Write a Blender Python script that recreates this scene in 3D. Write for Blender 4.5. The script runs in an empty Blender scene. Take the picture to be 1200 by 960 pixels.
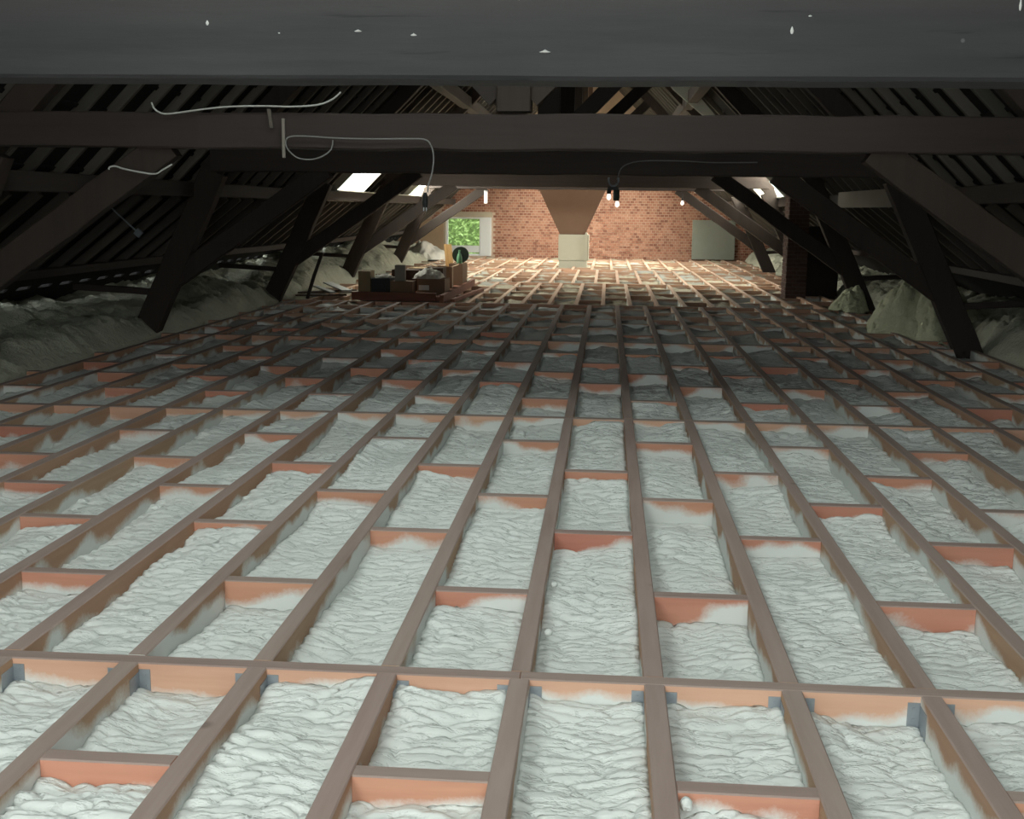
import bpy, bmesh, math, random
import numpy as np
from mathutils import Vector, Matrix
C = bpy.context.scene
COL = C.collection
rnd = random.Random(7)
R = math.radians

# ------------------------------------------------------------------ camera
cd = bpy.data.cameras.new('camera'); cam = bpy.data.objects.new('camera', cd); COL.objects.link(cam)
cd.sensor_fit = 'HORIZONTAL'; cd.sensor_width = 36; cd.lens = 1370.9 / 1200 * 36
fw = Vector((-.07738, .98246, -.16964)); rt = Vector((.99668, .08053, .01175)); up = rt.cross(fw)
cam.matrix_world = Matrix(((rt.x, up.x, -fw.x, 0), (rt.y, up.y, -fw.y, 0), (rt.z, up.z, -fw.z, 0), (0, 0, 0, 1)))
cd.clip_start = .05; cd.clip_end = 300
C.camera = cam
# ------------------------------------------------------------------ world, lights, exposure
w = bpy.data.worlds.new('overcast_sky'); C.world = w; w.use_nodes = True
bg = w.node_tree.nodes['Background']; bg.inputs[0].default_value = (.93, 1, .98, 1); bg.inputs[1].default_value = 2.4
C.view_settings.view_transform = 'Standard'; C.view_settings.look = 'None'
C.view_settings.gamma = 1; C.view_settings.exposure = .12; C.view_settings.use_curve_mapping = False

def area(name, loc, direction, sx, sy, power, col):
    l = bpy.data.lights.new(name, 'AREA'); l.shape = 'RECTANGLE'; l.size = sx; l.size_y = sy; l.energy = power; l.color = col
    o = bpy.data.objects.new(name, l); COL.objects.link(o); o.location = loc
    o.rotation_euler = Vector(direction).to_track_quat('-Z', 'Y').to_euler()
    return o
# lamp at an unseen gable opening added behind the camera, others at roof windows
area('unseen_gable_light', (-.6, -2.9, .5), (0, 1, -.1), 4.0, 3.2, 105, (.96, 1, .98))
SKY = (.975, 1, .975); WARM = (1, .93, .82)
NL = (.70710678, 0, .70710678)
# name, side, y0, y1, s0, s1 (distance up the upper slope from the break), power
SEEN_ADDED_SKYLIGHTS = [('l', 19.75, 21.9, .09, 1.2, 160), ('l', 26.9, 29.3, .09, 1.1, 230), ('r', 22.4, 25.6, .09, 1.2, 230), ('r', 28.2, 29.4, .09, 1.2, 230),
             ('l', 31.2, 32.6, 1.7, 2.7, 420), ('r', 31.2, 32.6, 1.7, 2.7, 420), ('l', 25.0, 26.2, 1.6, 2.5, 260),  # hidden high skylights, added to light the far wall and floor
             ('l', -2.6, -.4, 2.2, 4.4, 330), ('r', -2.6, -.4, 2.2, 4.4, 225), ('l', 4.6, 6.6, 3.2, 4.6, 38), ('r', 4.6, 6.6, 3.2, 4.6, 38)]  # unseen skylights added around the camera to light the foreground

# ------------------------------------------------------------------ materials
def mat(name):
    m = bpy.data.materials.new(name); m.use_nodes = True
    nt = m.node_tree; b = nt.nodes['Principled BSDF']; b.inputs['Specular IOR Level'].default_value = .25
    return m, nt, b
def N(nt, t, **k):
    n = nt.nodes.new(t)
    for a, v in k.items(): setattr(n, a, v)
    return n
def mix(nt, fac, a, b):
    n = N(nt, 'ShaderNodeMix', data_type='RGBA')
    for s, v in ((0, fac), (6, a), (7, b)):
        if isinstance(v, (tuple, float, int)): n.inputs[s].default_value = v if not isinstance(v, tuple) else (*v, 1)[:4]
        else: nt.links.new(v, n.inputs[s])
    return n.outputs[2]
def noise(nt, vec, scale, detail=4, rough=.55, stretch=None):
    n = N(nt, 'ShaderNodeTexNoise'); n.inputs['Scale'].default_value = scale; n.inputs['Detail'].default_value = detail
    n.inputs['Roughness'].default_value = rough
    if stretch:
        mp = N(nt, 'ShaderNodeMapping'); mp.inputs['Scale'].default_value = stretch; nt.links.new(vec, mp.inputs['Vector']); vec = mp.outputs[0]
    nt.links.new(vec, n.inputs['Vector']); return n.outputs[0]
def ramp(nt, fac, *stops):
    n = N(nt, 'ShaderNodeValToRGB'); e = n.color_ramp.elements
    while len(e) < len(stops): e.new(.5)
    for el, (p, c) in zip(e, stops):
        el.position = p; el.color = (*c, 1) if isinstance(c, tuple) else (c, c, c, 1)
    nt.links.new(fac, n.inputs[0]); return n.outputs[0]
def math_(nt, op, a, b=None, c=None):
    n = N(nt, 'ShaderNodeMath', operation=op)
    for i, v in enumerate((a, b, c)):
        if v is None: continue
        if isinstance(v, (int, float)): n.inputs[i].default_value = v
        else: nt.links.new(v, n.inputs[i])
    return n.outputs[0]
def bump(nt, b, h, strength, dist):
    n = N(nt, 'ShaderNodeBump'); n.inputs['Strength'].default_value = strength; n.inputs['Distance'].default_value = dist
    nt.links.new(h, n.inputs['Height']); nt.links.new(n.outputs[0], b.inputs['Normal'])
def coords(nt, rand=True):
    tc = N(nt, 'ShaderNodeTexCoord'); v = tc.outputs['Object']; oi = N(nt, 'ShaderNodeObjectInfo')
    if not rand: return v, v, oi.outputs['Random']
    a = N(nt, 'ShaderNodeVectorMath', operation='ADD'); s = math_(nt, 'MULTIPLY', oi.outputs['Random'], 57.)
    cb = N(nt, 'ShaderNodeCombineXYZ')
    for i in range(3): nt.links.new(s, cb.inputs[i])
    nt.links.new(v, a.inputs[0]); nt.links.new(cb.outputs[0], a.inputs[1])
    return v, a.outputs[0], oi.outputs['Random']
FOAM = (.67, .69, .665)

def wood(name, ca, cb, grain, overspray=0, dark=(.5, .5, .5), rough=.75, gstr=.35, spread=None, hazard=None):
    """sawn timber: grain along axis 'grain', tone between ca and cb per piece, dusted with foam low down when overspray"""
    m, nt, b = mat(name); v, vr, rn = coords(nt)
    st = [14, 14, 14]; st['xyz'.index(grain)] = .9
    g = noise(nt, vr, 1.6, 6, .6, st)
    st2 = [3, 3, 3]; st2['xyz'.index(grain)] = .5
    g2 = noise(nt, vr, 1.3, 3, .5, st2)
    base = mix(nt, rn, ca, cb)
    base = mix(nt, math_(nt, 'MULTIPLY', ramp(nt, g, (.35, 1.), (.62, 0.)), gstr), base, tuple(c * d for c, d in zip(ca, dark)))
    base = mix(nt, math_(nt, 'MULTIPLY', ramp(nt, g2, (.3, 0.), (.75, 1.)), .45), base, tuple(min(1, c * 1.25) for c in cb))
    # a few knots
    vo = N(nt, 'ShaderNodeTexVoronoi'); vo.inputs['Scale'].default_value = 2.2; nt.links.new(vr, vo.inputs['Vector'])
    base = mix(nt, math_(nt, 'MULTIPLY', ramp(nt, vo.outputs['Distance'], (.03, 1.), (.07, 0.)), .6), base, tuple(c * .35 for c in ca))
    if overspray:
        sx = N(nt, 'ShaderNodeSeparateXYZ'); nt.links.new(v, sx.inputs[0])
        big = noise(nt, vr, 2.6, 2, .5); fine = noise(nt, vr, 60, 3, .7)
        # height below the top edge, wandering edge, soft speckled border
        t = math_(nt, 'SUBTRACT', math_(nt, 'MULTIPLY', sx.outputs['Z'], -1.), .084 * overspray)
        t = math_(nt, 'ADD', t, math_(nt, 'MULTIPLY', math_(nt, 'SUBTRACT', big, .42), .33))
        t = math_(nt, 'ADD', t, math_(nt, 'MULTIPLY', math_(nt, 'SUBTRACT', rn, .5), .05))
        t = math_(nt, 'ADD', t, math_(nt, 'MULTIPLY', math_(nt, 'SUBTRACT', fine, .5), .03))
        f = ramp(nt, math_(nt, 'ADD', math_(nt, 'MULTIPLY', t, 18.), .5), (.15, 0.), (.85, 1.))
        base = mix(nt, f, base, FOAM)
    nt.links.new(base, b.inputs['Base Color']); b.inputs['Roughness'].default_value = rough
    bump(nt, b, g, .35, .004)
    return m
M = {}
PINK, TAN = (.50, .205, .15), (.54, .29, .19)
M['blocking'] = wood('red_fir_blocking', PINK, TAN, 'x', 1.0, (.6, .5, .45))
M['joist'] = wood('fir_joist', (.40, .22, .145), (.42, .29, .19), 'y', .95, (.6, .5, .45))
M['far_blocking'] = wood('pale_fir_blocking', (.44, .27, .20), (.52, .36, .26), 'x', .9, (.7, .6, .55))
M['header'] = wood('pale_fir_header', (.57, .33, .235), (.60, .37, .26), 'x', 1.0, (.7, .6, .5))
M['top_y'] = wood('dusty_dim_joist_top', (.34, .25, .222), (.35, .275, .24), 'y', 0, (.6, .55, .5))  # dust plus the dimming of low grazing light, put into the tone
M['top_x'] = wood('dusty_dim_blocking_top', (.31, .225, .20), (.33, .255, .22), 'x', 0, (.6, .55, .5))  # likewise dusty, and darkened for light that only grazes the top
M['far_top_y'] = wood('lit_far_joist_top', (.50, .33, .245), (.54, .39, .29), 'y', 0, (.7, .65, .6))  # paler copy: brighter light on the far tops put into the colour
M['far_top_x'] = wood('lit_far_blocking_top', (.46, .30, .22), (.50, .36, .27), 'x', 0, (.7, .65, .6))  # far blocking tops, lightened to look more strongly lit
M['old_x'] = wood('dark_stained_oak_across', (.046, .036, .034), (.054, .040, .034), 'x', 0, (.55, .55, .55), .7)
M['old_z'] = wood('dark_stained_oak_upright', (.036, .028, .025), (.048, .035, .028), 'z', 0, (.55, .55, .55), .7)
M['old_y'] = wood('dark_stained_oak_along', (.055, .045, .04), (.07, .055, .048), 'y', 0, (.55, .55, .55), .75)
M['rafter'] = wood('dusty_grey_rafter', (.085, .078, .068), (.15, .13, .108), 'x', 0, (.6, .6, .6), .85)
M['pale_board'] = wood('pale_lining_board', (.56, .56, .47), (.60, .58, .50), 'y', 0, (.85, .85, .85), .7, .15)
M['white_board'] = wood('whitish_sheathing', (.80, .80, .68), (.84, .83, .72), 'x', 0, (.9, .9, .9), .7, .1)
M['redplank'] = wood('red_brown_plank', (.17, .06, .045), (.24, .115, .075), 'x', 0, (.6, .5, .5))
M['plank'] = wood('orange_plank', (.56, .33, .13), (.60, .37, .16), 'z', 0, (.7, .6, .5))

# grey-blue stain with pale speckles for the nearest collar beam
def m_near_beam():
    m, nt, b = mat('grey_stained_near_beam'); v, vr, rn = coords(nt, False)
    g = noise(nt, v, 2, 6, .6, (1, 12, 12)); l = noise(nt, v, 1.4, 3, .5)
    base = mix(nt, ramp(nt, g, (.3, 0.), (.7, 1.)), (.024, .0245, .0265), (.038, .038, .039))
    base = mix(nt, math_(nt, 'MULTIPLY', ramp(nt, l, (.45, 0.), (.7, 1.)), .5), base, (.018, .018, .02))
    sx = N(nt, 'ShaderNodeSeparateXYZ'); nt.links.new(v, sx.inputs[0])
    z = math_(nt, 'ADD', sx.outputs['Z'], math_(nt, 'MULTIPLY', math_(nt, 'SUBTRACT', l, .5), .1))
    base = mix(nt, math_(nt, 'MULTIPLY', ramp(nt, math_(nt, 'ADD', math_(nt, 'MULTIPLY', z, 3.), .5), (.55, 0.), (.8, 1.)), .55), base, (.052, .047, .045))
    vo = N(nt, 'ShaderNodeTexVoronoi'); vo.inputs['Scale'].default_value = 7; nt.links.new(v, vo.inputs['Vector'])
    sp = ramp(nt, vo.outputs['Distance'], (.035, 1.), (.055, 0.))
    base = mix(nt, math_(nt, 'MULTIPLY', sp, .55), base, (.14, .14, .14))
    crack = noise(nt, v, 3, 4, .6, (.5, 3, 9))
    base = mix(nt, math_(nt, 'MULTIPLY', ramp(nt, crack, (.30, 1.), (.36, 0.)), .7), base, (.012, .012, .013))
    nt.links.new(base, b.inputs['Base Color']); b.inputs['Roughness'].default_value = .6; bump(nt, b, g, .4, .006); return m
M['near_beam'] = m_near_beam()

def m_foam(name, col, dirty=.25):
    m, nt, b = mat(name); v, vr, rn = coords(nt)
    l = noise(nt, vr, 3, 4, .6); f = noise(nt, vr, 55, 4, .65)
    base = mix(nt, math_(nt, 'MULTIPLY', ramp(nt, l, (.35, 0.), (.75, 1.)), dirty), col, tuple(c * k for c, k in zip(col, (.80, .84, .80))))
    nt.links.new(base, b.inputs['Base Color']); b.inputs['Roughness'].default_value = .62
    sq = noise(nt, vr, 1, 3, .55, (16, 42, 20)); sq = ramp(nt, sq, (.38, 0.), (.50, 1.))
    h_ = math_(nt, 'ADD', math_(nt, 'MULTIPLY', f, .25), sq); bump(nt, b, h_, .38, .012)
    if dirty > .5:
        k = noise(nt, v, 7, 6, .7); bump(nt, b, k, .9, .09)
    return m
M['foam'] = m_foam('sprayed_foam', FOAM)
M['far_foam'] = m_foam('warm_lit_far_foam', (.56, .50, .38), .6)  # foam with the far end's warm bounced light put into its colour
M['bank_foam'] = m_foam('bank_foam', (.62, .62, .50), .7)
M['mound_foam'] = m_foam('mound_foam', (.70, .72, .50), .9)

def m_brick(name, ca, cb, cc):
    m, nt, b = mat(name); ge = N(nt, 'ShaderNodeNewGeometry'); r = ge.outputs['Random Per Island']
    tc = N(nt, 'ShaderNodeTexCoord'); n = noise(nt, tc.outputs['Object'], 14, 4, .6)
    base = ramp(nt, r, (0., ca), (.35, cb), (.75, cc), (1., ca))
    base = mix(nt, math_(nt, 'MULTIPLY', n, .5), base, tuple(c * .6 for c in cb))
    nt.links.new(base, b.inputs['Base Color']); b.inputs['Roughness'].default_value = .9; bump(nt, b, n, .5, .01); return m
M['brick'] = m_brick('red_brick', (.22, .09, .062), (.42, .20, .135), (.52, .29, .205))
M['dark_brick'] = m_brick('sooty_brick', (.075, .045, .04), (.105, .06, .05), (.13, .08, .065))

def plain(name, col, rough=.7, n1=6., var=.25, metal=0, bumpd=.002):
    m, nt, b = mat(name); v, vr, rn = coords(nt)
    n = noise(nt, vr, n1, 5, .6)
    nt.links.new(mix(nt, math_(nt, 'MULTIPLY', n, var * 2), col, tuple(c * .55 for c in col)), b.inputs['Base Color'])
    b.inputs['Roughness'].default_value = rough; b.inputs['Metallic'].default_value = metal; bump(nt, b, n, .3, bumpd); return m
M['mortar'] = plain('mortar', (.62, .48, .38), .95, 20, .2)
M['dark_mortar'] = plain('dark_mortar', (.17, .14, .12), .95, 20, .2)
M['dark_plaster'] = plain('dark_brown_plaster', (.045, .036, .032), .95, 6, .3)
M['plaster'] = plain('brown_chimney_plaster', (.19, .115, .08), .9, 3, .22, 0, .006)
M['pale_plaster'] = plain('pale_grey_plaster', (.50, .48, .40), .9, 4, .12)
M['dark_roof'] = plain('dark_roof_underside', (.014, .013, .012), .95, 4, .3)
M['subfloor'] = plain('subfloor_boards', (.25, .2, .15), .9)
M['grey_panel'] = plain('grey_green_board', (.31, .335, .29), .6, 3, .2)
M['white_paint'] = plain('white_paint', (.82, .84, .86), .45, 3, .05)
M['lintel'] = plain('pale_lintel', (.52, .46, .36), .85, 5, .2)
M['tan_wall'] = plain('tan_side_panel', (.50, .36, .24), .9, 5, .2)
M['steel'] = plain('galvanised_steel', (.42, .46, .50), .45, 30, .3, .7)
M['cable'] = plain('pale_cable', (.62, .62, .58), .5, 30, .1)
M['grey_cable'] = plain('grey_cable', (.26, .255, .245), .5, 30, .1)
M['black'] = plain('black_plastic', (.018, .02, .02), .5, 8, .1)
M['tan_card'] = plain('tan_cardboard', (.30, .22, .13), .85, 4, .2)
M['brown_card'] = plain('brown_cardboard', (.24, .155, .10), .85, 4, .25)
M['pale_card'] = plain('pale_cardboard', (.42, .30, .20), .85, 4, .2)
M['grey_card'] = plain('grey_cardboard', (.30, .27, .23), .85, 4, .2)
M['dark_wood'] = plain('dark_crate_wood', (.085, .055, .04), .8, 6, .3)
M['paper'] = plain('white_paper', (.72, .70, .64), .8, 6, .1)
M['crumpled'] = plain('crumpled_sheet', (.62, .60, .53), .7, 8, .25)
M['green_glass'] = plain('green_bottle', (.16, .36, .20), .3, 8, .1)
M['reel'] = plain('dark_green_reel', (.035, .05, .035), .5, 8, .2)
M['tin'] = plain('grey_metal_sheet', (.42, .43, .41), .5, 6, .25, .3)
M['drip'] = plain('dried_white_drip', (.62, .62, .6), .6, 30, .1)
M['leaf'] = plain('hedge_leaf', (.42, .60, .22), .6, 3, .3)
M['grass'] = plain('outside_ground', (.30, .42, .16), .9, 3, .3)
M['gap_board'] = plain('gap_board_tan', (.20, .13, .09), .9, 12, .3)
def m_glass():
    m = bpy.data.materials.new('window_glass'); m.use_nodes = True; nt = m.node_tree; nt.nodes.clear()
    t = N(nt, 'ShaderNodeBsdfTransparent'); t.inputs[0].default_value = (.95, .98, .97, 1); g = N(nt, 'ShaderNodeBsdfGlossy'); g.inputs['Roughness'].default_value = .03
    x = N(nt, 'ShaderNodeMixShader'); x.inputs[0].default_value = .06; o = N(nt, 'ShaderNodeOutputMaterial')
    nt.links.new(t.outputs[0], x.inputs[1]); nt.links.new(g.outputs[0], x.inputs[2]); nt.links.new(x.outputs[0], o.inputs[0]); return m
M['glass'] = m_glass()
m_, nt_, b_ = mat('lit_bulb'); b_.inputs['Emission Color'].default_value = (1, .93, .82, 1); b_.inputs['Emission Strength'].default_value = 1.3; M['bulb'] = m_

# ------------------------------------------------------------------ helpers
def obj(name, me, parent=None, loc=(0, 0, 0), rot=None):
    o = bpy.data.objects.new(name, me); COL.objects.link(o); o.location = loc
    if rot: o.rotation_euler = rot
    if parent: o.parent = parent
    return o
def mesh(verts, faces, m=None, smooth=False, name='mesh'):
    me = bpy.data.meshes.new(name); me.from_pydata([tuple(v) for v in verts], [], faces)
    for q in (m if isinstance(m, (list, tuple)) else [m]):
        if q: me.materials.append(M[q])
    if smooth: me.polygons.foreach_set('use_smooth', [True] * len(me.polygons))
    return me
def tag(o, label, cat, group=None):
    o['label'] = label; o['category'] = cat
    if group: o['group'] = group
    return o
def struct(o): o['kind'] = 'structure'; return o
def stuff(o): o['kind'] = 'stuff'; return o
def empty(name, loc, label, cat, group=None):
    o = bpy.data.objects.new(name, None); o.empty_display_size = .1; COL.objects.link(o); o.location = loc
    return tag(o, label, cat, group)
BOXF = [(0, 3, 2, 1), (4, 5, 6, 7), (0, 1, 5, 4), (1, 2, 6, 5), (2, 3, 7, 6), (3, 0, 4, 7)]
class MB:
    def __init__(s): s.v = []; s.f = []
    def box(s, a, b, rot=None, c=None):
        n = len(s.v); x0, y0, z0 = a; x1, y1, z1 = b
        p = [Vector(q) for q in ((x0, y0, z0), (x1, y0, z0), (x1, y1, z0), (x0, y1, z0), (x0, y0, z1), (x1, y0, z1), (x1, y1, z1), (x0, y1, z1))]
        if rot is not None:
            c = Vector(c); p = [c + rot @ (q - c) for q in p]
        s.v += p; s.f += [tuple(n + i for i in q) for q in BOXF]; return s
    def hexa(s, pts):
        n = len(s.v); s.v += [Vector(q) for q in pts]; s.f += [tuple(n + i for i in q) for q in BOXF]; return s
    def lathe(s, prof, seg=16, c=(0, 0, 0), axis='z'):
        n = len(s.v)
        for r, z in prof:
            for k in range(seg):
                a = 2 * math.pi * k / seg; q = (r * math.cos(a), r * math.sin(a), z)
                if axis == 'y': q = (q[0], q[2], q[1])
                s.v.append(Vector(c) + Vector(q))
        for j in range(len(prof) - 1):
            for k in range(seg):
                k2 = (k + 1) % seg; s.f.append((n + j * seg + k, n + j * seg + k2, n + (j + 1) * seg + k2, n + (j + 1) * seg + k))
        s.f.append(tuple(n + k for k in reversed(range(seg)))); s.f.append(tuple(n + (len(prof) - 1) * seg + k for k in range(seg))); return s
    def tube(s, pts, r, seg=8):
        n = len(s.v); pts = [Vector(p) for p in pts]
        for i, p in enumerate(pts):
            t = (pts[min(i + 1, len(pts) - 1)] - pts[max(i - 1, 0)]).normalized()
            u = t.cross(Vector((0, 0, 1)) if abs(t.z) < .9 else Vector((0, 1, 0))).normalized(); q = t.cross(u)
            for k in range(seg):
                a = 2 * math.pi * k / seg; s.v.append(p + (u * math.cos(a) + q * math.sin(a)) * r)
        for j in range(len(pts) - 1):
            for k in range(seg):
                k2 = (k + 1) % seg; s.f.append((n + j * seg + k, n + j * seg + k2, n + (j + 1) * seg + k2, n + (j + 1) * seg + k))
        s.f.append(tuple(n + k for k in reversed(range(seg)))); s.f.append(tuple(n + (len(pts) - 1) * seg + k for k in range(seg))); return s
    def mesh(s, m, smooth=False): return mesh(s.v, s.f, m, smooth)
    def build(s, name, m, parent=None, loc=(0, 0, 0), rot=None, smooth=False): return obj(name, s.mesh(m, smooth), parent, loc, rot)
def bevelled(me, w, seg=1):
    b = bmesh.new(); b.from_mesh(me); bmesh.ops.bevel(b, geom=b.edges[:], offset=w, segments=seg, affect='EDGES'); b.to_mesh(me); b.free(); return me
_cache = {}
def plank_mesh(L, wd, h, axis, side_mat, top_mat, ch=.004):
    """chamfered sawn timber, local origin at the centre of its top face, long axis x or y; top face has its own material, with tone for dust and light"""
    key = (round(L, 3), wd, h, axis, side_mat, top_mat)
    if key in _cache: return _cache[key]
    p = [(-wd / 2 + ch, 0), (wd / 2 - ch, 0), (wd / 2, -ch), (wd / 2, -h), (-wd / 2, -h), (-wd / 2, -ch)]
    v = []
    for e in (-L / 2, L / 2):
        for a, z in p: v.append((a, e, z) if axis == 'y' else (e, -a, z))
    f = [(i, (i + 1) % 6, 6 + (i + 1) % 6, 6 + i) for i in range(6)] + [(5, 4, 3, 2, 1, 0), (6, 7, 8, 9, 10, 11)]
    me = mesh(v, f, [side_mat, top_mat]); me.polygons[0].material_index = 1; me.polygons[1].material_index = 1; me.polygons[5].material_index = 1
    b = bmesh.new(); b.from_mesh(me); bmesh.ops.recalc_face_normals(b, faces=b.faces); b.to_mesh(me); b.free()
    _cache[key] = me; return me
def timber(name, p0, p1, hgt, dep, m, parent, seed=0, rough=.006, n=None, mk=None):
    """old hewn timber between two points; hgt across its length in the xz plane, dep along y (or, for a timber along y, dep = width in x)"""
    p0, p1 = Vector(p0), Vector(p1); L = (p1 - p0).length; d = (p1 - p0) / L
    side = Vector((0, 1, 0)) if abs(d.y) < .9 else Vector((1, 0, 0)); upv = d.cross(side)
    n = n or max(2, int(L / .3)); rr = random.Random(seed * 77 + 5); v = []; f = []
    prof = []
    c = min(hgt, dep) * .055
    for a, b in ((-dep / 2 + c, -hgt / 2), (dep / 2 - c, -hgt / 2), (dep / 2, -hgt / 2 + c), (dep / 2, hgt / 2 - c), (dep / 2 - c, hgt / 2), (-dep / 2 + c, hgt / 2), (-dep / 2, hgt / 2 - c), (-dep / 2, -hgt / 2 + c)): prof.append((a, b))
    oo = p0.copy()
    # local frame so that the long axis is the grain axis of the material
    for i in range(n + 1):
        t = i / n; ca, cb = rr.uniform(-rough, rough), rr.uniform(-rough, rough)
        for a, b in prof:
            q = d * (L * t) + side * (a + ca + rr.uniform(-rough, rough) * .5) + upv * (b + cb + rr.uniform(-rough, rough) * .5); v.append(q)
    for j in range(n):
        for k in range(8):
            k2 = (k + 1) % 8; f.append((j * 8 + k, j * 8 + k2, (j + 1) * 8 + k2, (j + 1) * 8 + k))
    f.append(tuple(reversed(range(8)))); f.append(tuple(n * 8 + k for k in range(8)))
    me = mesh(v, f, m)
    b = bmesh.new(); b.from_mesh(me); bmesh.ops.recalc_face_normals(b, faces=b.faces); b.to_mesh(me); b.free()
    return obj(name, me, parent, oo - (parent.location if parent else Vector()))

# ------------------------------------------------------------------ numpy noise
def _hash(i, j, k):
    h = (i.astype(np.int64) * 374761393 + j.astype(np.int64) * 668265263 + k * 2147483647) & 0xffffffff
    h = ((h ^ (h >> 13)) * 1274126177) & 0xffffffff
    return ((h ^ (h >> 16)) & 0xffff) / 65535.
def vnoise(x, y, k=0):
    i, j = np.floor(x), np.floor(y); fx, fy = x - i, y - j; fx = fx * fx * (3 - 2 * fx); fy = fy * fy * (3 - 2 * fy)
    a, b, c, d = _hash(i, j, k), _hash(i + 1, j, k), _hash(i, j + 1, k), _hash(i + 1, j + 1, k)
    return a + (b - a) * fx + (c - a) * fy + (a - b - c + d) * fx * fy
def fbm(x, y, k=0, o=3):
    s = 0; a = .5
    for q in range(o): s = s + a * vnoise(x, y, k + q * 7); x, y, a = x * 2.03, y * 2.03, a * .5
    return s
def lobes(x, y, a, b, k, tilt=.55):
    """overlapping scale-like lobes: lobe size a (x) by b (y); each tips up towards +y and drops into a narrow crease"""
    u = x / a; v = y / b; i0, j0 = np.floor(u), np.floor(v); h = np.full(u.shape, -9.); h2 = h.copy()
    for di in (-1, 0, 1):
        for dj in (-1, 0, 1):
            i, j = i0 + di, j0 + dj
            cx = i + .5 + (_hash(i, j, k) - .5) * .9; cy = j + .5 + (_hash(i, j, k + 3) - .5) * .9; s = .75 + .5 * _hash(i, j, k + 5)
            dx, dy = (u - cx) / s, (v - cy) / s
            q = dx * dx * 1.1 + dy * dy
            c = np.where(q < 1.6, np.sqrt(np.maximum(0, 1 - q / 1.6)) + tilt * dy * .5 + .3 * _hash(i, j, k + 9), -9.)
            h2 = np.maximum(h2, np.minimum(h, c)); h = np.maximum(h, c)
    h = np.maximum(h, -.2); return h - .6 * np.exp(-(np.clip(h - h2, 0, 3) / .13))
def grid_mesh(X, Y, Z, m, skirt=None):
    ny, nx = X.shape; v = np.stack([X, Y, Z], -1).reshape(-1, 3); idx = np.arange(nx * ny).reshape(ny, nx)
    q = np.stack([idx[:-1, :-1], idx[:-1, 1:], idx[1:, 1:], idx[1:, :-1]], -1).reshape(-1, 4); V = [v]; F = [q]
    if skirt is not None:
        ring = np.concatenate([idx[0, :], idx[1:, -1], idx[-1, -2::-1], idx[-2:0:-1, 0]]); lo = v[ring].copy(); lo[:, 2] = skirt
        n0 = len(v); a = np.arange(len(ring)); bnx = np.roll(a, -1)
        V.append(lo); F.append(np.stack([ring[a], n0 + a, n0 + bnx, ring[bnx]], -1))
    V = np.concatenate(V); F = np.concatenate(F)
    me = bpy.data.meshes.new('mesh'); me.vertices.add(len(V)); me.vertices.foreach_set('co', V.ravel().astype(np.float32))
    me.loops.add(F.size); me.loops.foreach_set('vertex_index', F.ravel().astype(np.int32))
    me.polygons.add(len(F)); me.polygons.foreach_set('loop_start', np.arange(0, F.size, 4, dtype=np.int32)); me.polygons.foreach_set('loop_total', np.full(len(F), 4, dtype=np.int32))
    sm = np.zeros(len(F), dtype=bool); sm[:len(q)] = True; me.polygons.foreach_set('use_smooth', sm)
    me.materials.append(M[m]); me.update(); return me

# ================================================================== THE SETTING
ZF = -1.44                       # top of the joists
XL, XR = -5.0, 4.02              # joist field
Y0, Y1 = .95, 35.4
floor = struct(MB().box((XL - 2.4, -3.4, ZF - .26), (XR + 2.4, Y1 + .3, ZF - .2)).build('floor', 'subfloor'))
HDR = [3.43, 8.04, 12.82, 17.83, 23.1, 28.4]; HW = .062; JW = .063; JH = .195; SP = .4165
secs = [(Y0, HDR[0])] + [(HDR[i] + HW, HDR[i + 1]) for i in range(5)] + [(HDR[5] + HW, Y1)]
def joist_xs(si):
    if si <= 3: off, sp = .18, SP
    elif si == 4: off, sp = .38, SP
    elif si == 5: off, sp = .24, .45
    else: off, sp = .12, .47
    return [off + sp * k for k in range(-16, 16) if XL + .05 < off + sp * k < XR - .05], off, sp
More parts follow.
